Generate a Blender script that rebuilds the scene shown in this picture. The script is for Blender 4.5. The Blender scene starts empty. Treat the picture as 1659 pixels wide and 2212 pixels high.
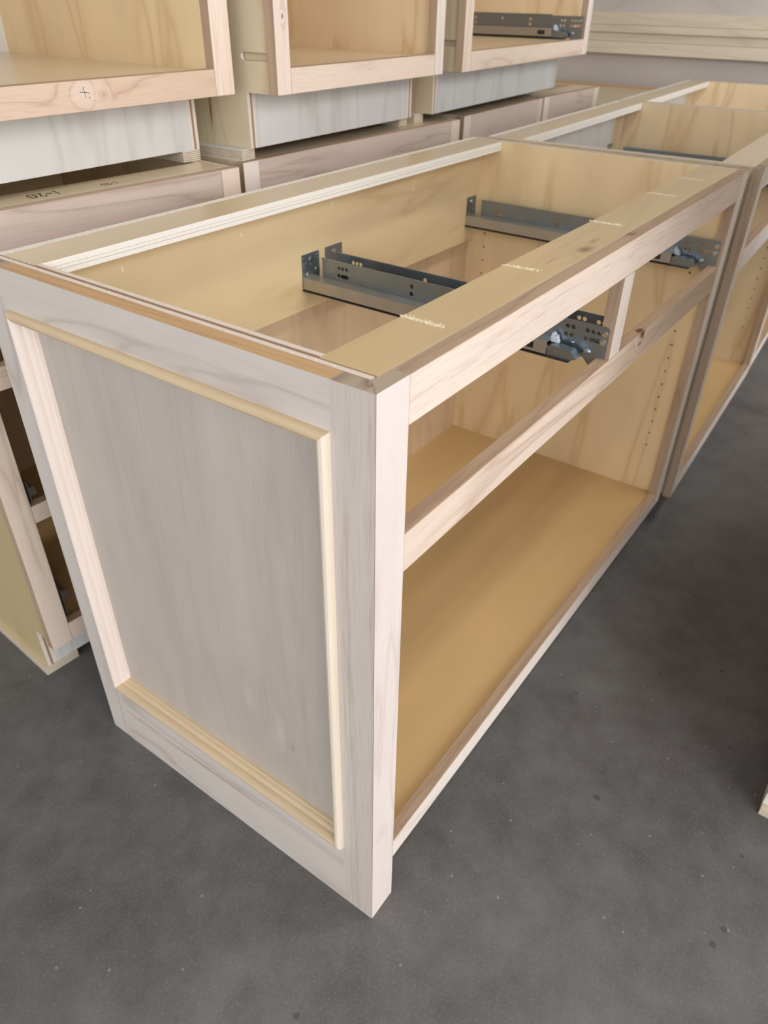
import bpy, bmesh, math, random
from mathutils import Vector, Matrix
random.seed(7)
SC = bpy.context.scene
COL = SC.collection

# ---------------------------------------------------------------- camera
cam = bpy.data.cameras.new('camera')
cam.sensor_fit = 'HORIZONTAL'; cam.sensor_width = 36.0
cam.lens = 1588.64 * 36.0 / 1659.0
cam.clip_start = 0.02
camo = bpy.data.objects.new('camera', cam); COL.objects.link(camo)
camo.matrix_world = Matrix(((0.58499507, 0.46240334, -0.66630618, -0.43989693),
                            (-0.81092492, 0.34713046, -0.47106391, -0.32098656),
                            (0.01347364, 0.81589435, 0.578044, 1.12987335), (0, 0, 0, 1)))
cam.dof.use_dof = True; cam.dof.focus_distance = 0.86; cam.dof.aperture_fstop = 9.0
SC.camera = camo

# ---------------------------------------------------------------- light and exposure
w = bpy.data.worlds.new('world'); SC.world = w; w.use_nodes = True
w.node_tree.nodes['Background'].inputs[0].default_value = (0.90, 0.945, 1.0, 1)
w.node_tree.nodes['Background'].inputs[1].default_value = 2.25
def area(name, loc, target, sx, sy, watts, col):
    l = bpy.data.lights.new(name, 'AREA'); l.shape = 'RECTANGLE'; l.size = sx; l.size_y = sy
    l.energy = watts; l.color = col
    o = bpy.data.objects.new(name, l); COL.objects.link(o)
    o.location = loc
    o.rotation_euler = (Vector(target) - Vector(loc)).to_track_quat('-Z', 'Y').to_euler()
    return o
area('loading_door_daylight', (-1.4, -5.3, 2.4), (0.2, 0, 0.6), 4.2, 3.4, 170, (1.0, 0.97, 0.94))
area('ceiling_strip_light', (1.2, -1.2, 4.1), (1.2, -1.2, 0), 3.0, 0.5, 60, (1.0, 0.93, 0.84))
SC.view_settings.view_transform = 'Standard'
SC.view_settings.look = 'None'
SC.view_settings.exposure = 0.0
SC.view_settings.gamma = 1.0
SC.view_settings.use_curve_mapping = False

# ---------------------------------------------------------------- materials
class NT:
    def __init__(s, name):
        s.m = bpy.data.materials.new(name); s.m.use_nodes = True
        s.t = s.m.node_tree; s.n = s.t.nodes; s.b = s.n['Principled BSDF']
    def add(s, typ, **kw):
        n = s.n.new(typ)
        for k, v in kw.items(): setattr(n, k, v)
        return n
    def lk(s, a, b): s.t.links.new(a, b)
    def math(s, op, a, b=None, c=None):
        n = s.add('ShaderNodeMath', operation=op)
        for i, v in enumerate((a, b, c)):
            if v is None: continue
            if hasattr(v, 'is_output'): s.lk(v, n.inputs[i])
            else: n.inputs[i].default_value = v
        return n.outputs[0]
    def mix(s, f, a, b, mode='MIX'):
        n = s.add('ShaderNodeMix', data_type='RGBA', blend_type=mode)
        for sock, v in ((n.inputs[0], f), (n.inputs[6], a), (n.inputs[7], b)):
            if hasattr(v, 'is_output'): s.lk(v, sock)
            elif isinstance(v, (int, float)): sock.default_value = v
            else: sock.default_value = (*v, 1)
        return n.outputs[2]
    def noise(s, vec, scale, detail=3, rough=.55, dist=0.0):
        n = s.add('ShaderNodeTexNoise'); n.inputs['Scale'].default_value = scale
        n.inputs['Detail'].default_value = detail; n.inputs['Roughness'].default_value = rough
        n.inputs['Distortion'].default_value = dist
        s.lk(vec, n.inputs['Vector']); return n.outputs['Fac']
    def xyz(s, x, y, z=0.0):
        n = s.add('ShaderNodeCombineXYZ')
        for i, v in enumerate((x, y, z)):
            if hasattr(v, 'is_output'): s.lk(v, n.inputs[i])
            else: n.inputs[i].default_value = v
        return n.outputs[0]
    def ramp(s, f, stops):
        n = s.add('ShaderNodeValToRGB'); e = n.color_ramp.elements
        while len(e) < len(stops): e.new(.5)
        for el, (p, c) in zip(e, stops): el.position = p; el.color = (*c, 1) if len(c) == 3 else c
        s.lk(f, n.inputs[0]); return n.outputs[0]

def srgb(r, g, b):
    f = lambda c: (c / 255 / 12.92) if c <= 10 else ((c / 255 + .055) / 1.055) ** 2.4
    return (f(r), f(g), f(b))

def wood(name, base, dark, rings=9.0, ring_amt=.5, fine=.10, stretch=9.0, rough=.55, coat=0.0, knots=(), heart=None, heart_u=None, mott=.10, pore=.0):
    """Board with the grain along U (metres), V across. knots: (u, v, radius, colour, strength)."""
    t = NT(name)
    uv = t.add('ShaderNodeUVMap').outputs[0]
    sp = t.add('ShaderNodeSeparateXYZ'); t.lk(uv, sp.inputs[0]); u, v = sp.outputs[0], sp.outputs[1]
    rnd = t.add('ShaderNodeObjectInfo').outputs['Random']
    off = t.math('MULTIPLY', rnd, 37.0)
    uo = t.math('ADD', u, off)
    base_f = None
    f = t.noise(t.xyz(uo, t.math('MULTIPLY', v, stretch), off), 1.6, 2.5, .5, .5)
    kmask = None
    for (ku, kv, kr, kc, ks, *el) in knots:
        du = t.math('DIVIDE', t.math('SUBTRACT', u, ku), kr * (el[0] if el else 1.35)); dv = t.math('DIVIDE', t.math('SUBTRACT', v, kv), kr)
        d = t.math('SQRT', t.math('ADD', t.math('MULTIPLY', du, du), t.math('MULTIPLY', dv, dv)))
        wob = t.math('MULTIPLY', t.math('SUBTRACT', t.noise(t.xyz(u, v), 60, 2), .5), .5)
        d = t.math('ADD', d, wob)
        infl = t.math('POWER', 2.718, t.math('MULTIPLY', t.math('MULTIPLY', d, d), -.22))
        f = t.math('ADD', t.math('MULTIPLY', f, t.math('SUBTRACT', 1.0, infl)), t.math('MULTIPLY', t.math('MULTIPLY', d, .28), infl))
        core = t.math('MULTIPLY', t.math('POWER', 2.718, t.math('MULTIPLY', t.math('MULTIPLY', d, d), -1.6)), ks)
        kmask = (core, kc) if kmask is None else kmask
        base_f = (base_f or []) + [(core, kc)]
    ring = t.math('PINGPONG', t.math('MULTIPLY', f, rings), 1.0)
    line = t.math('POWER', ring, 5.0)
    line = t.math('MULTIPLY', line, ring_amt * 1.35)
    fl = t.noise(t.xyz(t.math('MULTIPLY', uo, 14.0), t.math('MULTIPLY', v, 330.0), 0), 1.0, 4, .65)
    flr = t.math('MULTIPLY', t.math('SUBTRACT', fl, .5), fine * 3.6)
    big = t.noise(t.xyz(uo, t.math('MULTIPLY', v, 3.0), 3.1), 3.0, 3, .6, .3)
    c = t.mix(t.math('ADD', line, flr), base, dark)
    if heart is not None:
        hm = t.math('SMOOTH_MIN', t.math('MULTIPLY', t.math('MAXIMUM', t.math('SUBTRACT', t.noise(t.xyz(t.math('MULTIPLY', uo, .8), t.math('MULTIPLY', v, 9.0), 7.7), 1.6, 3, .5, .4), .42), 0.0), 5.0), 1.0, .1)
        if heart_u:
            g = t.add('ShaderNodeMapRange', interpolation_type='SMOOTHSTEP'); t.lk(t.math('ADD', u, t.math('MULTIPLY', t.math('SUBTRACT', f, .5), .5)), g.inputs[0])
            g.inputs[1].default_value, g.inputs[2].default_value = heart_u
            hm = t.math('MAXIMUM', t.math('MULTIPLY', hm, .5), g.outputs[0])
        c = t.mix(t.math('MULTIPLY', hm, heart[1]), c, heart[0])
    k = t.math('ADD', 1.0, t.math('MULTIPLY', t.math('SUBTRACT', big, .5), mott * 2))
    k = t.math('MULTIPLY', k, t.math('ADD', .97, t.math('MULTIPLY', rnd, .06)))
    c = t.mix(1.0, c, t.xyz(k, k, k), 'MULTIPLY')
    if pore:
        pn = t.noise(t.xyz(t.math('MULTIPLY', uo, 30.0), t.math('MULTIPLY', v, 700.0), 0), 1.0, 1, .5)
        c = t.mix(t.math('MULTIPLY', t.math('GREATER_THAN', pn, .66), pore), c, dark)
    for core, kc in (base_f or []): c = t.mix(t.math('MINIMUM', core, 1.0), c, kc)
    t.lk(c, t.b.inputs['Base Color'])
    t.b.inputs['Roughness'].default_value = rough
    t.b.inputs['Coat Weight'].default_value = coat; t.b.inputs['Coat Roughness'].default_value = .22
    bp = t.add('ShaderNodeBump'); bp.inputs['Strength'].default_value = .12; bp.inputs['Distance'].default_value = .0006
    t.lk(fl, bp.inputs['Height']); t.lk(bp.outputs[0], t.b.inputs['Normal'])
    return t.m

def ply_edge(name, pale, core, bands):
    t = NT(name)
    stops = [(0, pale)]
    for (a, b) in bands: stops += [(a, pale), (a + .02, core), (b - .02, core), (b, pale)]
    uv = t.add('ShaderNodeUVMap').outputs[0]
    sp = t.add('ShaderNodeSeparateXYZ'); t.lk(uv, sp.inputs[0])
    u, v = sp.outputs[0], sp.outputs[1]
    wob = t.math('MULTIPLY', t.math('SUBTRACT', t.noise(t.xyz(t.math('MULTIPLY', u, 5.0), v), 3.0, 3), .5), .06)
    c = t.ramp(t.math('ADD', v, wob), stops)
    n = t.noise(t.xyz(t.math('MULTIPLY', u, 90.0), t.math('MULTIPLY', v, 6.0)), 2.0, 3, .7)
    c = t.mix(t.math('MULTIPLY', t.math('SUBTRACT', n, .45), 1.1), c, tuple(x * .62 for x in pale))
    t.lk(c, t.b.inputs['Base Color']); t.b.inputs['Roughness'].default_value = .8
    bp = t.add('ShaderNodeBump'); bp.inputs['Strength'].default_value = .5; bp.inputs['Distance'].default_value = .001
    t.lk(n, bp.inputs['Height']); t.lk(bp.outputs[0], t.b.inputs['Normal'])
    return t.m

def plain(name, col, rough=.5, metal=0.0, var=.08, scale=30.0):
    t = NT(name)
    co = t.add('ShaderNodeTexCoord').outputs['Object']
    n = t.noise(co, scale, 4)
    c = t.mix(n, tuple(x * (1 - var) for x in col), tuple(min(1, x * (1 + var)) for x in col))
    t.lk(c, t.b.inputs['Base Color']); t.b.inputs['Roughness'].default_value = rough; t.b.inputs['Metallic'].default_value = metal
    return t.m

L_HARD, D_HARD = srgb(222, 203, 186), srgb(186, 158, 136)
M = {}
M['hard'] = wood('alder_board', L_HARD, D_HARD, rings=7, ring_amt=.40, fine=.22, pore=.35)
M['hard_pale'] = wood('alder_sapwood', srgb(232, 220, 210), srgb(206, 186, 174), rings=6, ring_amt=.35, fine=.16, pore=.25)
M['hard_corner'] = wood('alder_corner_stile', srgb(222, 209, 202), srgb(196, 178, 170), rings=6, ring_amt=.4, fine=.2, pore=.25,
                        knots=((.197, .022, .007, srgb(206, 188, 182), .6, 1.8),))
M['hard_rail'] = wood('alder_straight_rail', srgb(232, 213, 198), srgb(196, 168, 150), rings=5, ring_amt=.2, fine=.55, stretch=20, pore=.3)
M['hard_heart'] = wood('alder_heartwood_rail', srgb(224, 204, 187), srgb(172, 142, 120), rings=5, ring_amt=.45, fine=.25,
                       knots=((.7265, .688, .013, srgb(112, 78, 50), 1.0), (.722, .668, .006, srgb(120, 86, 58), .8)), heart=(srgb(186, 160, 134), .6), heart_u=(.42, .95))
M['hard_pink'] = wood('alder_pinkish_board', srgb(196, 178, 166), srgb(164, 142, 128), rings=8, ring_amt=.5, fine=.25, mott=.16)
M['hard_edge'] = wood('alder_sawn_dimmed_edge', srgb(178, 153, 129), srgb(146, 119, 96), rings=6, ring_amt=.4, fine=.3, stretch=16, rough=.65, mott=.14)  # saw-cut brown of board edges, plus their weaker light put into the colour
M['hard_tan'] = wood('alder_tan_edge', srgb(200, 164, 122), srgb(168, 128, 88), rings=7, ring_amt=.4, fine=.3, stretch=22)
M['hard_end'] = wood('alder_end_grain', srgb(172, 156, 136), srgb(128, 110, 92), rings=26, ring_amt=.6, fine=.3, stretch=4, rough=.8)
M['hard_knot'] = wood('alder_knotty_rail', srgb(212, 186, 164), srgb(174, 140, 118), rings=9, ring_amt=.45, fine=.22, pore=.3,
                      knots=((.467, .112, .019, srgb(222, 202, 190), .75), (.498, .108, .006, srgb(170, 134, 114), .5, 1.0)))
M['hard_bknot'] = wood('alder_stile_with_knot', srgb(226, 207, 195), srgb(190, 162, 146), rings=8, ring_amt=.5, fine=.25, pore=.3,
                       knots=((.2005, .0215, .0032, srgb(90, 66, 52), .9),))
M['side_frame'] = wood('maple_side_frame', srgb(205, 194, 184), srgb(172, 156, 144), rings=7, ring_amt=.45, fine=.15, pore=.2)
M['side_stile'] = wood('alder_side_stile', srgb(203, 190, 179), srgb(168, 150, 138), rings=5, ring_amt=.3, fine=.5, stretch=26)
M['panel'] = wood('maple_veneer_panel', srgb(190, 179, 167), srgb(160, 147, 135), rings=6, ring_amt=.16, fine=.22, stretch=16, pore=.3, mott=.16, heart=(srgb(174, 156, 145), .2),
                  knots=((.285, .172, .010, srgb(208, 198, 190), .5, 3.5), (.318, .228, .008, srgb(208, 198, 190), .45, 3.0), (.268, .150, .004, srgb(150, 130, 120), .5, 2.5)))
M['mould_cream'] = wood('moulding_cream', srgb(224, 208, 188), srgb(202, 182, 158), rings=4, ring_amt=.2, fine=.2)
M['mould_pale'] = wood('moulding_pale', srgb(232, 214, 202), srgb(206, 182, 166), rings=4, ring_amt=.2, fine=.2)
M['mould_tan'] = wood('moulding_tan', srgb(208, 184, 150), srgb(180, 150, 114), rings=5, ring_amt=.3, fine=.3, stretch=24)
Y1, Y2 = srgb(232, 208, 165), srgb(204, 171, 124)
M['birch'] = wood('prefinished_birch_ply', Y1, Y2, rings=5, ring_amt=.45, fine=.10, stretch=6, rough=.42, coat=.10, mott=.12)
M['birch_wild'] = wood('prefinished_birch_wild', srgb(230, 206, 168), srgb(202, 168, 122), rings=9, ring_amt=.5, fine=.08, stretch=4, rough=.42, coat=.15, mott=.14)
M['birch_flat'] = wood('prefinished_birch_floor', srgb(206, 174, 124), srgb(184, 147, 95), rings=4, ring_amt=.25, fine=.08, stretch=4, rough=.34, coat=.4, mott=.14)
M['stretch'] = wood('prefinished_stretcher', srgb(204, 180, 138), srgb(178, 150, 108), rings=5, ring_amt=.22, fine=.12, stretch=7, rough=.34, coat=.3, mott=.14,
                    knots=((.503, .033, .0105, srgb(118, 86, 54), .85, 1.9), (.548, .040, .0055, srgb(150, 118, 78), .6, 4), (.43, .047, .003, srgb(160, 128, 86), .6, 9)))
M['stretch_back'] = wood('prefinished_back_stretcher', srgb(212, 192, 160), srgb(190, 166, 130), rings=3, ring_amt=.15, fine=.1, rough=.3, coat=.3)
M['ply_pink'] = wood('birch_back_panel', srgb(214, 188, 156), srgb(188, 156, 122), rings=6, ring_amt=.35, fine=.12, stretch=5, rough=.5, mott=.12)
M['ply_raw'] = wood('raw_maple_ply', srgb(212, 210, 206), srgb(178, 172, 164), rings=6, ring_amt=.3, fine=.12, stretch=6, rough=.6, mott=.08)
M['ply_olive'] = wood('olive_ply_side', srgb(210, 194, 164), srgb(178, 156, 120), rings=6, ring_amt=.35, fine=.12, stretch=7, rough=.45, coat=.15)
M['ply_tan'] = wood('tan_ply_side', srgb(198, 176, 132), srgb(168, 142, 98), rings=5, ring_amt=.25, fine=.12, stretch=6, rough=.45, coat=.15)
M['ply_crack'] = wood('olive_ply_side_crack', srgb(210, 194, 164), srgb(178, 156, 120), rings=6, ring_amt=.35, fine=.12, stretch=7, rough=.45, coat=.15,
                      knots=((.050, .168, .0026, srgb(60, 36, 14), 1.0, 11), (.078, .167, .0055, srgb(150, 112, 66), .8, 7)))
M['ply_grey'] = wood('grey_ply_sheet', srgb(200, 192, 185), srgb(172, 162, 154), rings=5, ring_amt=.25, fine=.1, stretch=3, rough=.6)
M['board_cream'] = wood('cream_board', srgb(220, 207, 186), srgb(192, 174, 148), rings=6, ring_amt=.3, fine=.14, stretch=6, rough=.6)
M['edge'] = ply_edge('ply_edge_white', srgb(238, 233, 224), srgb(204, 190, 176), ((.30, .38), (.56, .62)))
M['edge_brown'] = ply_edge('ply_edge_brown_core', srgb(228, 214, 202), srgb(150, 118, 94), ((.36, .64),))
M['edge_lam'] = ply_edge('ply_edge_laminated', srgb(226, 212, 190), srgb(158, 140, 120), ((.10, .20), (.28, .38), (.46, .55), (.63, .72), (.80, .90)))
M['fibre'] = plain('torn_birch_fibre', srgb(240, 226, 196), .8)
M['zinc'] = plain('zinc_plated_steel', (.27, .32, .36), .34, .85, .12, 60)
M['zinc_rail'] = plain('zinc_rail_steel', (.46, .46, .44), .38, .8, .08, 30)
M['dark_steel'] = plain('dark_slide_channel', (.05, .055, .06), .5, .6)
M['screw'] = plain('bright_screw', (.75, .75, .72), .25, 1.0)
M['plastic'] = plain('pale_blue_plastic', (.62, .68, .76), .4)
M['black'] = plain('black_recess', (.004, .004, .004), .6)
M['ink'] = plain('marker_ink', (.03, .022, .02), .7)
M['crack'] = plain('dark_crack', srgb(140, 126, 116), .8)
M['knot'] = plain('dark_knot', srgb(106, 72, 44), .7, 0, .55, 220)
M['stapler'] = plain('staple_filler', (.85, .8, .7), .6)

def concrete():
    t = NT('sealed_concrete')
    co = t.add('ShaderNodeTexCoord').outputs['Object']
    n1 = t.noise(co, 2.2, 5, .6, .6); n2 = t.noise(co, 14, 5, .65, .3); n3 = t.noise(co, 230, 3, .6)
    f = t.math('ADD', t.math('MULTIPLY', n1, .55), t.math('MULTIPLY', n2, .45))
    c = t.ramp(f, [(.30, srgb(74, 71, 69)), (.48, srgb(97, 94, 93)), (.62, srgb(110, 108, 107)), (.80, srgb(128, 126, 124))])
    c = t.mix(t.math('MULTIPLY', t.math('SUBTRACT', n3, .5), 1.0), c, srgb(150, 146, 140))
    vo = t.add('ShaderNodeTexVoronoi'); vo.inputs['Scale'].default_value = 34; t.lk(co, vo.inputs['Vector'])
    spk = t.math('MULTIPLY', t.math('LESS_THAN', vo.outputs['Distance'], .075), t.math('GREATER_THAN', t.noise(co, 9, 2), .52))
    c = t.mix(t.math('MULTIPLY', spk, .45), c, srgb(170, 166, 160))
    vo2 = t.add('ShaderNodeTexVoronoi'); vo2.inputs['Scale'].default_value = 11; t.lk(co, vo2.inputs['Vector'])
    st = t.math('LESS_THAN', t.math('ADD', vo2.outputs['Distance'], t.math('MULTIPLY', t.noise(co, 60, 3), .10)), .105)
    c = t.mix(t.math('MULTIPLY', st, .5), c, srgb(60, 56, 52))
    t.lk(c, t.b.inputs['Base Color'])
    r = t.math('ADD', .42, t.math('MULTIPLY', n2, .30)); t.lk(r, t.b.inputs['Roughness'])
    t.b.inputs['Specular IOR Level'].default_value = .35
    bp = t.add('ShaderNodeBump'); bp.inputs['Strength'].default_value = .15; bp.inputs['Distance'].default_value = .001
    t.lk(n3, bp.inputs['Height']); t.lk(bp.outputs[0], t.b.inputs['Normal'])
    return t.m
M['floor'] = concrete()
M['wall'] = plain('painted_block_wall', srgb(150, 146, 140), .9)

# ---------------------------------------------------------------- mesh helpers
AX = {'x': 0, 'y': 1, 'z': 2}
OTHER = {'x': (1, 2), 'y': (0, 2), 'z': (0, 1)}

def prism(bm, outline, axis, a0, a1, holes=(), tag=0):
    """Extrude a 2-D outline (with holes) between a0 and a1 along axis."""
    i, j = OTHER[axis]; k = AX[axis]
    def mk(p, a):
        c = [0, 0, 0]; c[i], c[j], c[k] = p[0], p[1], a
        return bm.verts.new(c)
    loops = [outline] + list(holes)
    lo = [[mk(p, a0) for p in lp] for lp in loops]
    hi = [[mk(p, a1) for p in lp] for lp in loops]
    new = []
    for l0, l1 in zip(lo, hi):
        n = len(l0)
        for q in range(n):
            new.append(bm.faces.new((l0[q], l0[(q + 1) % n], l1[(q + 1) % n], l1[q])))
    for lps in (lo, hi):
        if len(lps) == 1 and len(lps[0]) <= 8 and not holes:
            new.append(bm.faces.new(lps[0]))
        else:
            ed = []
            for lp in lps:
                for q in range(len(lp)):
                    e = bm.edges.get((lp[q], lp[(q + 1) % len(lp)]))
                    ed.append(e)
            r = bmesh.ops.triangle_fill(bm, use_beauty=True, use_dissolve=False, edges=ed)
            new += [g for g in r['geom'] if isinstance(g, bmesh.types.BMFace)]
    bmesh.ops.recalc_face_normals(bm, faces=new)
    return new

def rect(a, b, c, d): return [(a, c), (b, c), (b, d), (a, d)]
def circ(x, y, r, n=10): return [(x + r * math.cos(2 * math.pi * q / n), y + r * math.sin(2 * math.pi * q / n)) for q in range(n)]
def slot(x0, x1, y, r, n=6):
    a = [(x1 + r * math.cos(t), y + r * math.sin(t)) for t in [(-.5 + q / n) * math.pi for q in range(n + 1)]]
    b = [(x0 + r * math.cos(t), y + r * math.sin(t)) for t in [(.5 + q / n) * math.pi for q in range(n + 1)]]
    return a + b
def rrect(x0, x1, y0, y1, r, n=4):
    o = []
    for cx, cy, s in ((x1 - r, y0 + r, -.5), (x1 - r, y1 - r, 0), (x0 + r, y1 - r, .5), (x0 + r, y0 + r, 1)):
        o += [(cx + r * math.cos((s + .5 * q / n) * math.pi), cy + r * math.sin((s + .5 * q / n) * math.pi)) for q in range(n + 1)]
    return o

def box(bm, x0, x1, y0, y1, z0, z1, bevel=0.0):
    f = prism(bm, rect(x0, x1, y0, y1), 'z', z0, z1)
    if bevel:
        es = list({e for q in f for e in q.edges})
        bmesh.ops.bevel(bm, geom=es, offset=bevel, segments=1, affect='EDGES', profile=.5)
    return f

def finish(name, bm, mats, parent=None, grain='x', thick=None, smooth=False, local_uv=False, sawn=False):
    """UVs in metres along/across the grain. mats: hardwood (long, end) or ply (+face, -face, edge) when thick is an axis."""
    uvl = bm.loops.layers.uv.new('UVMap')
    g = AX[grain]
    ou, ov = (0, 0) if local_uv else (random.uniform(0, 20), random.uniform(0, 20))
    if thick:
        k = AX[thick]
        lo = min(v.co[k] for v in bm.verts); hi = max(v.co[k] for v in bm.verts)
    for f in bm.faces:
        n = f.normal; a = [abs(n[0]), abs(n[1]), abs(n[2])]; d = a.index(max(a))
        if thick:
            if d == k:
                f.material_index = 0 if n[k] > 0 else 1
                o = [q for q in range(3) if q not in (d, g)]
                for l in f.loops:
                    l[uvl].uv = (l.vert.co[g] + ou, l.vert.co[o[0]] + ov)
            else:
                f.material_index = 2
                o = [q for q in range(3) if q not in (d, k)][0]
                for l in f.loops:
                    l[uvl].uv = (l.vert.co[o] + ou, (l.vert.co[k] - lo) / max(1e-6, hi - lo))
        else:
            if d == g:
                f.material_index = 1 if len(mats) > 1 else 0
                o = [q for q in range(3) if q != g]
                for l in f.loops: l[uvl].uv = (l.vert.co[o[0]] + ou, l.vert.co[o[1]] + ov)
            else:
                f.material_index = 2 if (sawn and d != 1) else 0
                o = [q for q in range(3) if q not in (d, g)]
                for l in f.loops: l[uvl].uv = (l.vert.co[g] + ou, l.vert.co[o[0]] + ov)
    me = bpy.data.meshes.new(name)
    bm.to_mesh(me); bm.free()
    for m in mats: me.materials.append(M[m])
    if smooth:
        me.polygons.foreach_set('use_smooth', [True] * len(me.polygons))
        me.set_sharp_from_angle(angle=math.radians(28))
    o = bpy.data.objects.new(name, me); COL.objects.link(o)
    if parent: o.parent = parent
    return o

def board(name, dims, mats, parent, grain='x', bevel=.0006, local_uv=False, edge=None):
    bm = bmesh.new(); box(bm, *dims, bevel=bevel)
    if edge: mats = [mats[0], mats[1] if len(mats) > 1 else 'hard_end', edge]
    return finish(name, bm, mats, parent, grain, local_uv=local_uv, sawn=bool(edge))

def sheet(name, dims, mats, parent, grain, thick, local_uv=False):
    bm = bmesh.new(); box(bm, *dims)
    return finish(name, bm, mats, parent, grain, thick, local_uv=local_uv)

def thing(name, label, cat, loc=(0, 0, 0), rot=0.0, group=None):
    o = bpy.data.objects.new(name, None); COL.objects.link(o)
    o.empty_display_size = .05
    o.location = loc; o.rotation_euler = (0, 0, rot)
    o['label'] = label; o['category'] = cat
    if group: o['group'] = group
    return o

def dup(o, parent):
    c = o.copy(); COL.objects.link(c); c.parent = parent
    return c

# ---------------------------------------------------------------- the room
bm = bmesh.new(); box(bm, -4.5, 6.5, -5.5, 3.2, -.12, 0)
fl = finish('floor', bm, ['floor']); fl['kind'] = 'structure'
bm = bmesh.new(); box(bm, -4.5, 6.5, 2.6, 2.75, 0, 4.0)
wl = finish('wall_back', bm, ['wall']); wl['kind'] = 'structure'
bm = bmesh.new(); box(bm, 6.3, 6.45, -5.5, 2.6, 0, 4.0)
wl = finish('wall_right', bm, ['wall']); wl['kind'] = 'structure'

bm = bmesh.new(); box(bm, -4.5, 6.5, -5.5, 3.2, 4.2, 4.3)
wl = finish('ceiling', bm, ['wall']); wl['kind'] = 'structure'

# ---------------------------------------------------------------- drawer slides
SLIDE_CACHE = {}
def slide(parent, x, s, dz=0.0, brk=None, back=.57, mirror_src=None):
    """Undermount slide: upright plate at x, box rail toward s. Heights of the first cabinet, moved by dz."""
    key = (s, brk, round(back, 3))
    if key in SLIDE_CACHE:
        src = SLIDE_CACHE[key]
        p = dup(src, parent); p.location = (x, 0, dz)
        for ch in list(src.children): dup(ch, p)
        return p
    X = lambda a: a * s
    T = .0014
    def yz(f): return f
    holes = [circ(a, b, .0036) for a, b in ((.0705, .7255), (.0615, .7255), (.0715, .713), (.0625, .713), (.039, .7255), (.030, .7255), (.0215, .7255), (.040, .713))]
    holes += [slot(.019, .0315, .713, .0036)]
    holes += [circ(a, .7275, .0036) for a in (.508, .4995, .491)] + [circ(.5085, .7145, .0036), slot(.490, .502, .714, .0036)]
    holes += [circ(.3525, .7265, .004), circ(.3525, .714, .004)]
    holes += [circ(.262, .7265, .004), circ(.17, .7265, .004), circ(.17, .714, .004)]
    out = [(.006, .676), (.006, .733), (.009, .7365), (.10, .7365), (.105, .7395), (.546, .7395), (.546, .706), (.105, .706), (.098, .686), (.04, .684), (.03, .674), (.009, .6735)]
    bm = bmesh.new()
    prism(bm, out, 'x', min(X(0), X(T)), max(X(0), X(T)), holes)
    # rolled lip along the top and the inward curl at the bottom
    box(bm, min(X(T), X(.0032)), max(X(T), X(.0032)), .105, .546, .7372, .7395)
    p = finish('drawer_slide', bm, ['zinc'], parent, 'y', smooth=True)
    p.location = (x, 0, dz)
    # box rail, hollow, with a rectangular window near its front
    bm = bmesh.new()
    box(bm, min(X(.002), X(.030)), max(X(.002), X(.030)), .088, .572, .7045, .706)
    prism(bm, rect(.088, .572, .6855, .7045), 'x', min(X(.0286), X(.030)), max(X(.0286), X(.030)), [rect(.109, .132, .690, .7005)])
    box(bm, min(X(.002), X(.0286)), max(X(.002), X(.0286)), .5705, .572, .6855, .7045)
    finish('slide_rail', bm, ['zinc_rail'], p, 'y')
    bm = bmesh.new()
    box(bm, min(X(.0015), X(.031)), max(X(.0015), X(.031)), .050, .574, .6815, .6835)
    box(bm, min(X(.004), X(.026)), max(X(.004), X(.026)), .10, .56, .686, .7035)
    finish('slide_channel', bm, ['dark_steel'], p, 'y')
    bm = bmesh.new()
    prism(bm, [(.040, .688), (.050, .6835), (.088, .6835), (.088, .6985), (.078, .7005), (.050, .6985)], 'x', min(X(.010), X(.027)), max(X(.010), X(.027)))
    for (dy, dz_, ry, rz) in ((.060, .703, .0045, .0035), (.036, .694, .008, .006)):
        r = bmesh.ops.create_icosphere(bm, subdivisions=2, radius=1)
        for v in r['verts']: v.co = Vector((X(.0014) + v.co.x * .0035, dy + v.co.y * ry, dz_ + v.co.z * rz))
    finish('front_tongue', bm, ['zinc'], p, 'y', smooth=True)
    bm = bmesh.new()
    prism(bm, [(.076, .7005), (.088, .7005), (.090, .704), (.088, .7145), (.085, .7145), (.083, .711), (.080, .711), (.079, .707)], 'x', min(X(.006), X(.014)), max(X(.006), X(.014)))
    o = finish('release_tab', bm, ['plastic'], p, 'y'); o['label'] = 'pale plastic locking tab'
    for a, b in ((.012, .7255), (.013, .713)):
        bm = bmesh.new()
        prism(bm, circ(a, b, .0042, 14), 'x', min(X(.0014), X(.0028)), max(X(.0014), X(.0028)), [[(a + .0015 * math.cos(q * math.pi / 3), b + .0015 * math.sin(q * math.pi / 3)) for q in range(6)]])
        finish('screw', bm, ['screw'], p, 'y')
    # rear bracket on the back nailer
    b0, b1 = brk if brk else ((-.030, .017) if s < 0 else (-.005, .044))
    hs = []
    for fx, fz in ((.10, .62), (.10, .72), (.10, .90), (.10, .28), (.10, .12), (.22, .74), (.80, .92), (.93, .92), (.93, .80), (.50, .66), (.93, .52)):
        hs.append(circ(b0 + fx * (b1 - b0), .690 + fz * .054, .0017, 8))
    hs += [circ(b0 + .28 * (b1 - b0), .690 + .36 * .054, .0032, 8), circ(b0 + .78 * (b1 - b0), .690 + .46 * .054, .0030, 8)]
    bm = bmesh.new()
    prism(bm, rrect(b0, b1, .6835, .745, .002), 'y', back - .0016, back - .0002, hs)
    br = finish('rear_bracket', bm, ['zinc'], p, 'z')
    for zz, rr in ((.734, .0042), (.6985, .0036)):
        cx = b0 + .5 * (b1 - b0)
        bm = bmesh.new()
        prism(bm, circ(cx, zz, rr, 12), 'y', back - .0036, back - .0016, [circ(cx, zz, rr / 3, 6)])
        finish('bracket_screw', bm, ['screw'], p, 'z')
    SLIDE_CACHE[key] = p
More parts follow.
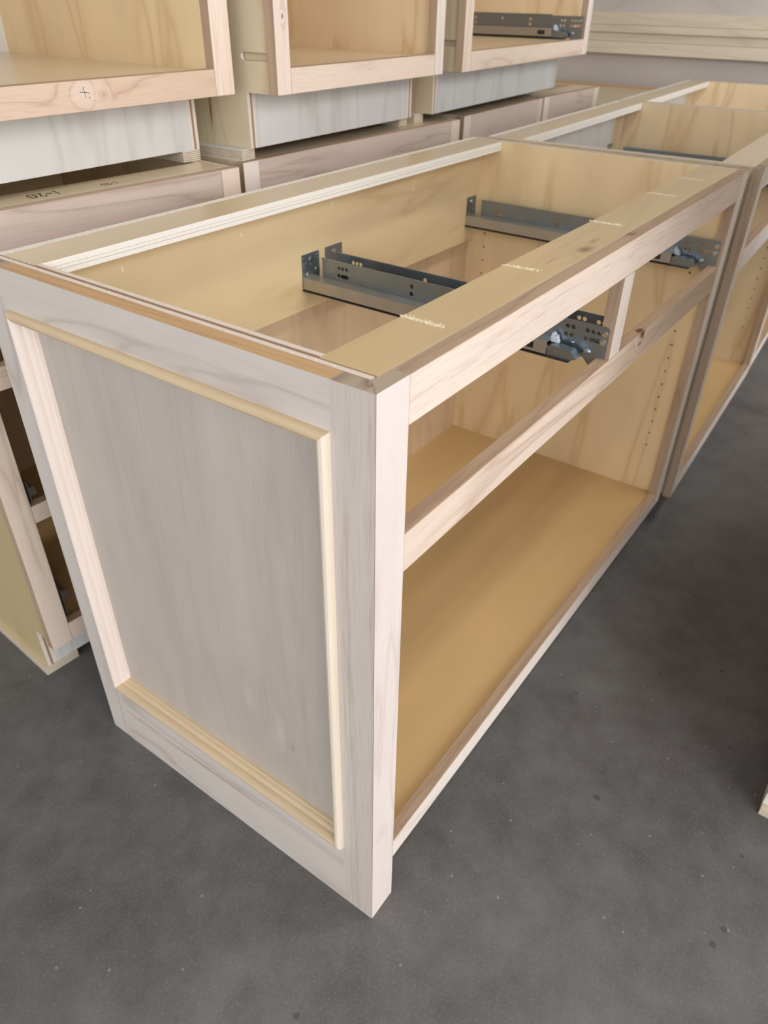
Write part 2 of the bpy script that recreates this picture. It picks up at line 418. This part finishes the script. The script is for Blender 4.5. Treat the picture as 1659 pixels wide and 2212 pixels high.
    return p

# ---------------------------------------------------------------- cabinets
PT = .018
def cabinet(label, x0, y0, z0, rot, W, H=.861, D=.60, toe=.0986, td=.075, sw=(.040, .040), oh=(.006, .006),
            rails=(), mulls=(), fm={}, side=('birch', 'birch'), outer=('ply_olive', 'ply_olive'), back='ply_pink', floor_m='birch_flat',
            nailer=True, pins=(True, True), slides=(), slot_left=False, floor_z=None, stretch_m='stretch', left_full=None, group=None,
            front_stretch=.085, notches=(), toe_m='ply_raw', shelf_z=None, cleat=False):
    """Face-frame base cabinet; local x along the front, y from the front face to the back."""
    t = thing('base_cabinet', label, 'cabinet', (x0, y0, z0), rot, group)
    FT = .019
    g = lambda k, d='hard': fm.get(k, d)
    il = oh[0] + PT if left_full is None else left_full + PT       # inner faces of the sides
    ir = W - oh[1] - PT
    # stiles
    for q, (a, b) in enumerate(((0, sw[0]), (W - sw[1], W))):
        if q == 0 and left_full is not None:
            bm = bmesh.new()
            prism(bm, [(.0007, 0), (sw[0], 0), (sw[0], FT), (FT + .0007, FT)], 'z', 0, H)
            finish('stile', bm, [g('stile0'), 'hard_end'], t, 'z', local_uv=True)
            continue
        board('stile', (a, b, 0, FT, toe, H), [g('stile%d' % q), 'hard_end'], t, 'z', local_uv='knot' in g('stile%d' % q), edge='hard_edge')
    for q, (a, b) in enumerate(rails):
        board('rail', (sw[0], W - sw[1], 0, FT, a, b), [g('rail%d' % q)], t, 'x', local_uv=('heart' in g('rail%d' % q) or 'knot' in g('rail%d' % q)), edge='hard_edge')
    for (a, b, c, d) in mulls:
        board('mullion', (a, b, 0, FT, c, d), [g('mull', 'hard_pale')], t, 'z', edge='hard_edge')
    fz = floor_z if floor_z is not None else rails[0][1] - .006
    # sides with the toe-kick notch, shelf pin holes and rebated top corners
    for q in (0, 1):
        out = [(FT, toe), (td, toe), (td, 0), (D, 0), (D, H), (FT, H)]
        if q == 0 and left_full is not None: out = [(FT + .002, 0), (D, 0), (D, H), (FT + .002, H)]
        xo = (il - PT) if q == 0 else ir + PT; xi = il if q == 0 else ir; xm = (xo + xi) / 2
        inner = list(out[:-2]) + [(D, H - PT), (D - .08, H - PT), (D - .08, H), (FT + .066, H), (FT + .066, H - PT), (FT, H - PT)] 
        hs = []
        if pins[q]:
            for col in (FT + .037, D - .058):
                z = fz + .121
                while z < H - .18:
                    hs.append(circ(col, z, .0026, 8)); z += .0316
        bm = bmesh.new()
        oh_holes = [slot(.026, .076, .143, .0062)] if (slot_left and q == 0) else []
        prism(bm, out, 'x', min(xo, xm), max(xo, xm), oh_holes)
        prism(bm, inner, 'x', min(xm, xi), max(xm, xi), hs)
        mo, mi = outer[q], side[q]
        finish('side_panel', bm, [mo if q else mi, mi if q else mo, 'edge_brown'], t, 'z', 'x', local_uv='crack' in mo)
    sheet('bottom_panel', (il, ir, FT, D - .012, fz - PT, fz), [floor_m, 'ply_raw', 'edge'], t, 'x', 'z')
    sheet('back_panel', (il - .009, ir + .009, D - .012, D, .02, H), [back, back, 'edge'], t, 'z', 'y')
    by = D - .012
    if nailer:
        sheet('nailer', (il, ir, D - .030, D - .012, H - .215, H - PT), ['birch', 'birch', 'edge'], t, 'x', 'y')
    if cleat:
        sheet('corner_cleat', (ir - .016, ir - .006, D - .034, D - .012, fz, H - PT), ['birch', 'birch', 'edge_brown'], t, 'z', 'x')
    # stretchers
    fy = FT + front_stretch - FT
    n0 = .0027
    out = [(il - .009, FT), (ir + .009, FT), (ir + .009, fy)]
    for (xa, ya, tilt) in sorted(notches, reverse=True):
        out += [(xa + n0, fy), (xa + n0 + tilt, ya + n0), (xa + tilt, ya), (xa - n0 + tilt, ya + n0), (xa - n0, fy)]
    out += [(il - .009, fy)]
    bm = bmesh.new()
    if notches:
        prism(bm, out, 'z', H - .006, H); prism(bm, rect(il - .009, ir + .009, FT, fy), 'z', H - PT, H - .006)
    else:
        prism(bm, out, 'z', H - PT, H)
    finish('stretcher', bm, [stretch_m, 'birch', 'edge'], t, 'x', 'z', local_uv=(stretch_m == 'stretch' and bool(notches)))
    sheet('stretcher', (il - .009, ir + .009, D - .080, D - .013, H - PT, H), ['stretch_back', 'birch', 'edge'], t, 'x', 'z')
    a = il - PT if left_full is None else il
    sheet('toe_board', (il if left_full is not None else a + PT, ir, td, td + .012, 0, fz - PT), [toe_m, toe_m, 'edge'], t, 'z', 'y')
    for (x, s, dz, brk) in slides:
        slide(t, x, s, dz, brk, D - .030 if nailer else D - .012)
    return t

H = .861
main = cabinet('large unfinished cabinet nearest the viewer with a framed and moulded side panel', 0, 0, 0, 0, 1.2025, D=.600, sw=(.050, .043), left_full=.0205,
               rails=((.0986, .1392), (.639, .688), (.8107, H)), mulls=((.583, .623, .688, .8107),),
               fm=dict(stile0='hard_corner', stile1='hard_pale', rail0='hard_pale', rail1='hard_heart', rail2='hard_rail', mull='hard_pale'),
               floor_z=.1295, side=('birch', 'birch'), back='ply_pink',
               slides=((.050, 1, 0, None), (.583, -1, 0, None), (.623, 1, 0, None), (1.1595, -1, 0, (-.029, .011))),
               notches=((.161, .034, -.001), (.378, .040, .004), (.646, .038, .001), (.882, .040, .004), (1.042, .038, .002)))

# decorative framed side of the main cabinet
ZB, ZT, YA, YB, ST = .142, .810, .050, .549, .0195
bm = bmesh.new(); prism(bm, [(0, 0), (0, YA), (ST, YA), (ST, ST)], 'z', 0, H)
finish('side_stile', bm, ['side_stile', 'hard_end'], main, 'z')
board('side_stile', (0, ST, YB, .600, 0, H), ['side_frame', 'hard_end'], main, 'z')
board('side_rail', (0, ST, YA, YB, ZT, H), ['side_frame'], main, 'y', bevel=0)
bm = bmesh.new(); box(bm, .0002, ST, YA, YB, H, H + .0003)
o = finish('rail_edge', bm, ['hard_tan'], main, 'y'); o['label'] = 'tan upper edge of the side rail'
board('side_rail', (0, ST, YA, YB, 0, ZB), ['side_frame'], main, 'y', bevel=0)
o = board('inset_panel', (.0155, ST, YA, YB, ZB, ZT), ['panel'], main, 'z', bevel=0, local_uv=True); o['label'] = 'recessed veneer panel'
PROF = [(0, -.0157), (0, .003), (.0012, .0062), (.0038, .0088), (.007, .0094), (.0100, .0080), (.0122, .0048), (.0132, .0008), (.0134, -.0020), (.0142, -.0018),
        (.0156, -.0026), (.0172, -.0045), (.0185, -.0070), (.0188, -.0090), (.0198, -.0088), (.0215, -.0108), (.0224, -.0157)]
def moulding(side, mat):
    bm = bmesh.new()
    r0, r1 = [], []
    for d, h in PROF:
        c = {'back': ((YB - d, ZB + d), (YB - d, ZT - d)), 'front': ((YA + d, ZB + d), (YA + d, ZT - d)),
             'top': ((YA + d, ZT - d), (YB - d, ZT - d)), 'bottom': ((YA + d, ZB + d), (YB - d, ZB + d))}[side]
        r0.append(bm.verts.new((-h, *c[0]))); r1.append(bm.verts.new((-h, *c[1])))
    n = len(PROF)
    for q in range(n): bm.faces.new((r0[q], r0[(q + 1) % n], r1[(q + 1) % n], r1[q]))
    bm.faces.new(r0); bm.faces.new(r1)
    bmesh.ops.recalc_face_normals(bm, faces=bm.faces)
    return finish('moulding', bm, [mat], main, 'z' if side in ('back', 'front') else 'y', smooth=True)
moulding('back', 'mould_pale'); moulding('front', 'mould_cream')
o = moulding('top', 'mould_tan'); o['label'] = 'tan moulding strip'
o = moulding('bottom', 'mould_tan'); o['label'] = 'tan moulding strip'

# torn fibres along the saw kerfs and the ragged back edge
def fibres(name, parent, spots, size):
    bm = bmesh.new()
    for (x, y, z) in spots:
        a = random.uniform(0, 6.28); l = size * random.uniform(.5, 1.5); wd = size * .16
        dx, dy = math.cos(a), math.sin(a)
        p = [bm.verts.new((x - dy * wd, y + dx * wd, z)), bm.verts.new((x + dy * wd, y - dx * wd, z)), bm.verts.new((x, y, z + wd * 1.6)),
             bm.verts.new((x + dx * l, y + dy * l, z + l * random.uniform(.1, .8)))]
        for f in ((0, 1, 3), (1, 2, 3), (2, 0, 3), (0, 2, 1)): bm.faces.new([p[i] for i in f])
    bmesh.ops.recalc_face_normals(bm, faces=bm.faces)
    o = finish(name, bm, ['fibre'], parent); o['kind'] = 'stuff'; o['label'] = 'pale torn wood fibres'
    return o
sp = []
for (xa, ya, tilt), n in zip(((.161, .034, -.001), (.378, .040, .004), (.646, .038, .001), (.882, .040, .004), (1.042, .038, .002)), (260, 230, 170, 150, 140)):
    for q in range(n):
        f = random.random()
        sp.append((xa + tilt * (1 - f) + random.choice((-1, 1)) * random.uniform(.0004, .0026), ya + f * (.0865 - ya), H - .001))
fibres('torn_fibres', main, sp, .0032)
sp = []
for q in range(420):
    x = .04 + 1.13 * random.random() ** 1.6
    if math.sin(x * 37) + math.sin(x * 91 + 1) > -.2: sp.append((x, .5875 + random.uniform(-.0012, .0015), H - .0004))
for q in range(160): sp.append((.021 + random.uniform(0, .004), random.uniform(.06, .59), H - .0006))
fibres('torn_fibres', main, sp, .0022)

def strokes(name, parent, lines, wd, mat, z, label, vertical=None):
    """Pen strokes as thin raised ribbons on a horizontal face."""
    bm = bmesh.new()
    for ln in lines:
        for (a, b) in zip(ln, ln[1:]):
            d = Vector((b[0] - a[0], b[1] - a[1])); L = d.length or 1e-6; d /= L; n = Vector((-d.y, d.x)) * wd / 2; d *= wd * .35
            vs = [bm.verts.new((a[0] - d.x + n.x, a[1] - d.y + n.y, z)), bm.verts.new((a[0] - d.x - n.x, a[1] - d.y - n.y, z)),
                  bm.verts.new((b[0] + d.x - n.x, b[1] + d.y - n.y, z)), bm.verts.new((b[0] + d.x + n.x, b[1] + d.y + n.y, z))]
            bm.faces.new(vs)
    bmesh.ops.recalc_face_normals(bm, faces=bm.faces)
    if vertical:
        for v in bm.verts: v.co = (v.co.x, z, v.co.y) if vertical == 'y' else (z, v.co.x, v.co.y)
    o = finish(name, bm, [mat], parent); o['label'] = label
    return o
strokes('pen_mark', main, [[(.600, .0165), (.618, .0155)], [(.603, .0115), (.622, .0095)], [(.609, .0185), (.612, .0075)], [(.612, .0182), (.617, .0118)]], .0006, 'ink', H + .0003, 'small pen mark on the top rail')

bm = bmesh.new()
bmesh.ops.create_icosphere(bm, subdivisions=2, radius=1)
for v in bm.verts:
    k = 1 + random.uniform(-.22, .16)
    v.co = Vector((v.co.x * .0115 * k + .727, v.co.y * .0075 * k + .0055, v.co.z * .0085 * k + .6832))
finish('edge_knot', bm, ['knot'], main)['label'] = 'dark broken knot on the edge of the middle rail'
bm = bmesh.new()
for (x, y, zz, a, l) in ((.7365, -.0012, .684, 1.2, .007), (.733, -.0014, .677, 1.9, .008), (.7285, -.0008, .669, 1.7, .007), (.718, .003, .6905, .2, .006)):
    d = Vector((math.cos(a), 0, math.sin(a))) * l; n = Vector((-math.sin(a), 0, math.cos(a))) * .0011
    c = Vector((x, y, zz))
    bm.faces.new([bm.verts.new(c - d + n * .3), bm.verts.new(c - d * .2 - n), bm.verts.new(c + d), bm.verts.new(c - d * .1 + n)])
finish('knot_crack', bm, ['black'], main)
strokes('hairline_crack', main, [[(.508, .0835), (.452, .0855)], [(.438, .082), (.436, .0835), (.336, .0865), (.334, .089)], [(.334, .0865), (.256, .0905)]], .0008, 'crack', -.0003, 'hairline crack in the bottom side rail', vertical='x')
for x, zz in ((.182, .811), (.642, .818), (.412, .810), (.905, .80)):
    bm = bmesh.new(); prism(bm, [(x + .0022 * math.cos(q) * random.uniform(.6, 1.2), zz + .004 * math.sin(q) * random.uniform(.6, 1.2)) for q in (0, 1, 2, 3.1, 4.2, 5.2)], 'y', .5692, .5699)
    o = finish('filler_spot', bm, ['stapler'], main); o['label'] = 'small pale filler spot'

# ---------------------------------------------------------------- front row beyond the main cabinet
cab2 = cabinet('unfinished open cabinet second in the front row, touching the far end of the nearest one', 1.2292, -.0197, 0, .038, .921, oh=(.013, .006),
               rails=((.0986, .1392), (.652, .702), (.818, H)), fm=dict(stile0='hard_pale', stile1='hard', rail0='hard_pale', rail1='hard_pale', rail2='hard_pale'),
               nailer=False, cleat=True, back='ply_raw', side=('birch_wild', 'birch_wild'), slides=((.8745, -1, 0, (-.029, .011)), (.046, 1, 0, None)), floor_z=.130,
               notches=((.035, .038, .003),), stretch_m='stretch_back')
cab3 = cabinet('unfinished cabinet at the far end of the front row, only its top and edge showing', 2.156, .018, 0, .05, .86,
               rails=((.0986, .1392), (.652, .702), (.818, H)), fm=dict(stile0='hard_pale', rail0='hard_pale'),
               nailer=False, cleat=True, back='ply_raw', side=('birch_wild', 'birch_wild'), floor_z=.130, stretch_m='stretch_back')

# ---------------------------------------------------------------- back row on the floor
Z1 = .018
R4 = math.radians(-4.0)
def at(x, y, rot, lx, ly): return (x + math.cos(rot) * lx - math.sin(rot) * ly, y + math.sin(rot) * lx + math.cos(rot) * ly)
bx, by = at(.545, .697, R4, -.552, 0)
back1 = cabinet('lower cabinet behind the nearest one with stacked drawer openings and handwriting on top', bx, by, Z1, R4, .552, H=.858,
                rails=((.0986, .140), (.371, .404), (.612, .648), (.770, .858)), fm=dict(stile0='hard', stile1='hard', rail0='hard', rail1='hard', rail3='hard_pink'),
                slides=((.046, 1, -.525, None), (.046, 1, -.29, None)), outer=('ply_tan', 'ply_tan'), floor_z=.128, stretch_m='stretch_back')
back2 = cabinet('lower back row cabinet under the second stacked cabinet, pinkish top rail showing', .575, .717, Z1, math.radians(-.7), .736, H=.858,
                rails=((.0986, .140), (.652, .702), (.765, .858)), fm=dict(stile0='hard_pale', stile1='hard', rail2='hard_pink'), stretch_m='stretch_back', floor_z=.128)
back3 = cabinet('lower back row cabinet under the stacked cabinet that holds a metal slide', 1.366, .729, Z1, math.radians(3), .505, H=.858,
                rails=((.0986, .140), (.652, .702), (.765, .858)), fm=dict(rail2='hard_pink'), stretch_m='stretch_back', floor_z=.128)
back4 = cabinet('lower back row cabinet at the far end, its knotty top rail half hidden', 1.882, .757, Z1, math.radians(.2), .424, H=.858,
                rails=((.0986, .140), (.652, .702), (.765, .858)), fm=dict(rail2='hard_pink'), stretch_m='stretch_back', floor_z=.128)
def write120(parent, ox, oy, s, wd, name_label):
    # "1-20" written to be read from the far side
    def P(pts): return [(ox - s * a, oy - s * b) for a, b in pts]
    ell = lambda cx, cy, rx, ry: [(cx + rx * math.cos(q * math.pi / 6), cy + ry * math.sin(q * math.pi / 6)) for q in range(13)]
    strokes('handwriting', parent, [P([(0, 0), (.08, 1)]), P([(.35, .45), (.5, .6), (.6, .4), (.72, .5)]),
                                   P([(.85, .8), (1.0, 1.0), (1.2, .9), (1.15, .6), (.9, .1), (1.1, .1), (1.35, .05)]), P(ell(1.65, .5, .22, .45))], wd, 'ink', .8583, name_label)
write120(back1, .235, .060, .024, .0024, 'handwritten mark 1-20 in black pen')
write120(back1, .335, .050, .014, .0013, 'smaller handwritten mark 1-20')

# ply skids under the back row
def skid(label, x, y, rot, w, l, h=.0178, z=0.0, mat=('ply_olive', 'ply_olive', 'edge_lam'), name='plywood_skid', cat='skid', group=None):
    bm = bmesh.new(); box(bm, 0, w, 0, l, 0, h, bevel=.0004)
    o = finish(name, bm, list(mat), None, 'y', 'z')
    o.location = (x, y, z); o.rotation_euler = (0, 0, rot)
    o['label'] = label; o['category'] = cat
    if group: o['group'] = group
    return o
for cabn, lx, lab in ((back1, -.002, 'plywood skid on the floor under the lower cabinet with handwriting'),):
    p = at(cabn.location.x, cabn.location.y, R4, lx, .072)
    skid(lab, p[0], p[1], R4, .07, .53)
for cabn, ww, rr, txt in ((back1, .552, R4, 'the lower back cabinet with handwriting'), (back2, .736, math.radians(-.7), 'the second lower back cabinet'),
                          (back3, .505, math.radians(3), 'the third lower back cabinet'), (back4, .424, math.radians(.2), 'the farthest lower back cabinet')):
    for lx, end in ((.01, 'near'), (ww - .08, 'far')):
        if cabn is back1 and end == 'near': continue
        p = at(cabn.location.x, cabn.location.y, rr, lx, .085)
        skid('plywood skid in shade under the %s end of %s' % (end, txt), p[0], p[1], rr, .07, .5, group='skids under the back row')

# ---------------------------------------------------------------- stacked upper row
Z2 = Z1 + .858 + .018
upA = cabinet('stacked cabinet whose knotty bottom rail shows a star crack', .574 - .76, .720, Z2, 0, .76, toe=.089, sw=(.04, .042), oh=(.006, .024), td=.078,
              rails=((.089, .128), (.652, .702), (.815, H)), fm=dict(rail0='hard_knot', stile1='hard_rail'), floor_z=.126, floor_m='stretch_back', pins=(False, False), back='ply_raw', nailer=False)
upB = cabinet('stacked cabinet with a slot and a dark crack in its olive side', .605, .650, Z2, math.radians(1.6), .545, toe=.089, sw=(.036, .036), td=.075, oh=(.004, .006),
              rails=((.089, .128), (.652, .702), (.815, H)), fm=dict(stile0='hard_bknot', rail0='hard', stile1='hard_pale'), outer=('ply_crack', 'ply_olive'), side=('birch_wild', 'birch_wild'),
              slot_left=True, floor_z=.126, floor_m='stretch_back', pins=(False, False), nailer=False)
upC = cabinet('stacked cabinet farthest along, with a metal drawer slide inside', 1.215, .655, Z2, math.radians(3.8), .82, toe=.089, sw=(.04, .04), td=.075, oh=(.006, .03),
              rails=((.089, .128), (.652, .702), (.815, H)), fm=dict(stile0='hard', rail0='hard', stile1='hard_pale'), side=('birch_wild', 'birch_wild'), slot_left=True, floor_z=.126,
              floor_m='stretch_back', pins=(False, False), slides=((.7715, -1, -.553, (-.029, .011)),), nailer=False)
strokes('star_crack', upA, [[(.459, .1135), (.466, .1135), (.4745, .1115)], [(.466, .1195), (.4665, .1135), (.4672, .1065)], [(.473, .107), (.4745, .105)]], .0007, 'ink', -.0003, 'star shaped crack in the knot', vertical='y')
E = ('ply_raw', 'ply_raw', 'edge_lam')
blk = [('small plywood spacer block under the corner of the star-cracked stacked cabinet', .509, .797, 0, .040, .30),
       ('long plywood spacer block under the slotted olive side', .586, .729, math.radians(2), .034, .34),
       ('small plywood spacer block under the far end of the slotted cabinet', 1.120, .757, 0, .030, .20),
       ('small wooden spacer block under the near end of the cabinet with a metal slide', 1.186, .760, 0, .038, .20)]
for lab, x, y, r, ww, ll in blk:
    skid(lab, x, y, r, ww, ll, h=.0176, z=Z1 + .858 + .0002, mat=E, name='spacer_block', cat='block')
for x, y, e in ((-.17, .83, 'hidden end of the star-cracked stacked cabinet'), (1.92, .84, 'far end of the stacked cabinet with a metal slide')):
    skid('plywood spacer block under the ' + e, x, y, 0, .04, .3, h=.0176, z=Z1 + .858 + .0002, mat=E, name='spacer_block', cat='block', group='hidden spacer blocks')

# ---------------------------------------------------------------- cabinets across the far end, seen from behind
def far_cabinet(label, z0, z1, x, y0, y1, mats, slats=(), boards=()):
    t = thing('cabinet_back', label, 'cabinet', (x, y0, z0))
    L = y1 - y0; h = z1 - z0; D = .55
    sheet('back_panel', (0, .012, 0, L, 0, h), [mats, mats, 'edge'], t, 'y', 'x')
    sheet('side_panel', (.012, D, 0, PT, 0, h), ['ply_grey', 'ply_grey', 'edge'], t, 'z', 'y')
    sheet('side_panel', (.012, D, L - PT, L, 0, h), ['ply_grey', 'ply_grey', 'edge'], t, 'z', 'y')
    sheet('bottom_panel', (.012, D, PT, L - PT, 0, PT), ['ply_grey', 'ply_grey', 'edge'], t, 'y', 'z')
    sheet('top_panel', (.012, D, PT, L - PT, h - PT, h), ['ply_grey', 'ply_grey', 'edge'], t, 'y', 'z')
    for (a, b, pr) in slats:
        board('slat', (-pr, 0, 0, L, a - z0, b - z0), ['board_cream'], t, 'y', bevel=.0008)
    return t
far_cabinet('grey plywood cabinet back across the far end, lower one of two', 0, .925, 3.16, -.75, 1.62, 'ply_grey')
far_cabinet('grey plywood cabinet back with four cream boards, standing on the lower one', .925, 1.80, 3.16, -.75, 1.62, 'ply_grey',
            slats=((.926, .9695, .030), (.9705, 1.0005, .026), (1.0015, 1.0275, .034), (1.0285, 1.070, .028)))
t5 = thing('low_cabinet', 'low tan cabinet top with a brown edge at the foot of the far grey backs', 'cabinet', (2.52, .70, 0))
sheet('top_panel', (0, .60, 0, .88, .785, .803), ['stretch_back', 'ply_grey', 'edge'], t5, 'y', 'z')
board('edge_strip', (.60, .62, 0, .88, .765, .810), ['hard_tan'], t5, 'y')
sheet('side_panel', (0, .60, 0, PT, 0, .785), ['ply_grey', 'ply_grey', 'edge'], t5, 'z', 'y')
sheet('side_panel', (0, .60, .88 - PT, .88, 0, .785), ['ply_grey', 'ply_grey', 'edge'], t5, 'z', 'y')
sheet('front_panel', (0, PT, PT, .88 - PT, .05, .785), ['ply_grey', 'ply_grey', 'edge'], t5, 'z', 'x')

# ---------------------------------------------------------------- the row across the aisle, only a corner in view; unseen size set by the light it blocks
opp = cabinet('cabinet across the aisle, lower corner in view, unseen height added to shade the aisle', .531, -1.025, Z1, 0, 1.00, H=1.25, D=.60,
              rails=((.0986, .1392), (.852, .902), (1.207, 1.25)), floor_z=.130, outer=('ply_raw', 'ply_raw'), back='ply_raw', stretch_m='stretch_back')
skid('plywood skid under the cabinet across the aisle, its corner just in view', .526, -.995, 0, .07, .57, mat=('ply_olive', 'ply_olive', 'edge_lam'))
skid('plywood skid under the far end of the cabinet across the aisle', 1.46, -.93, 0, .06, .5)
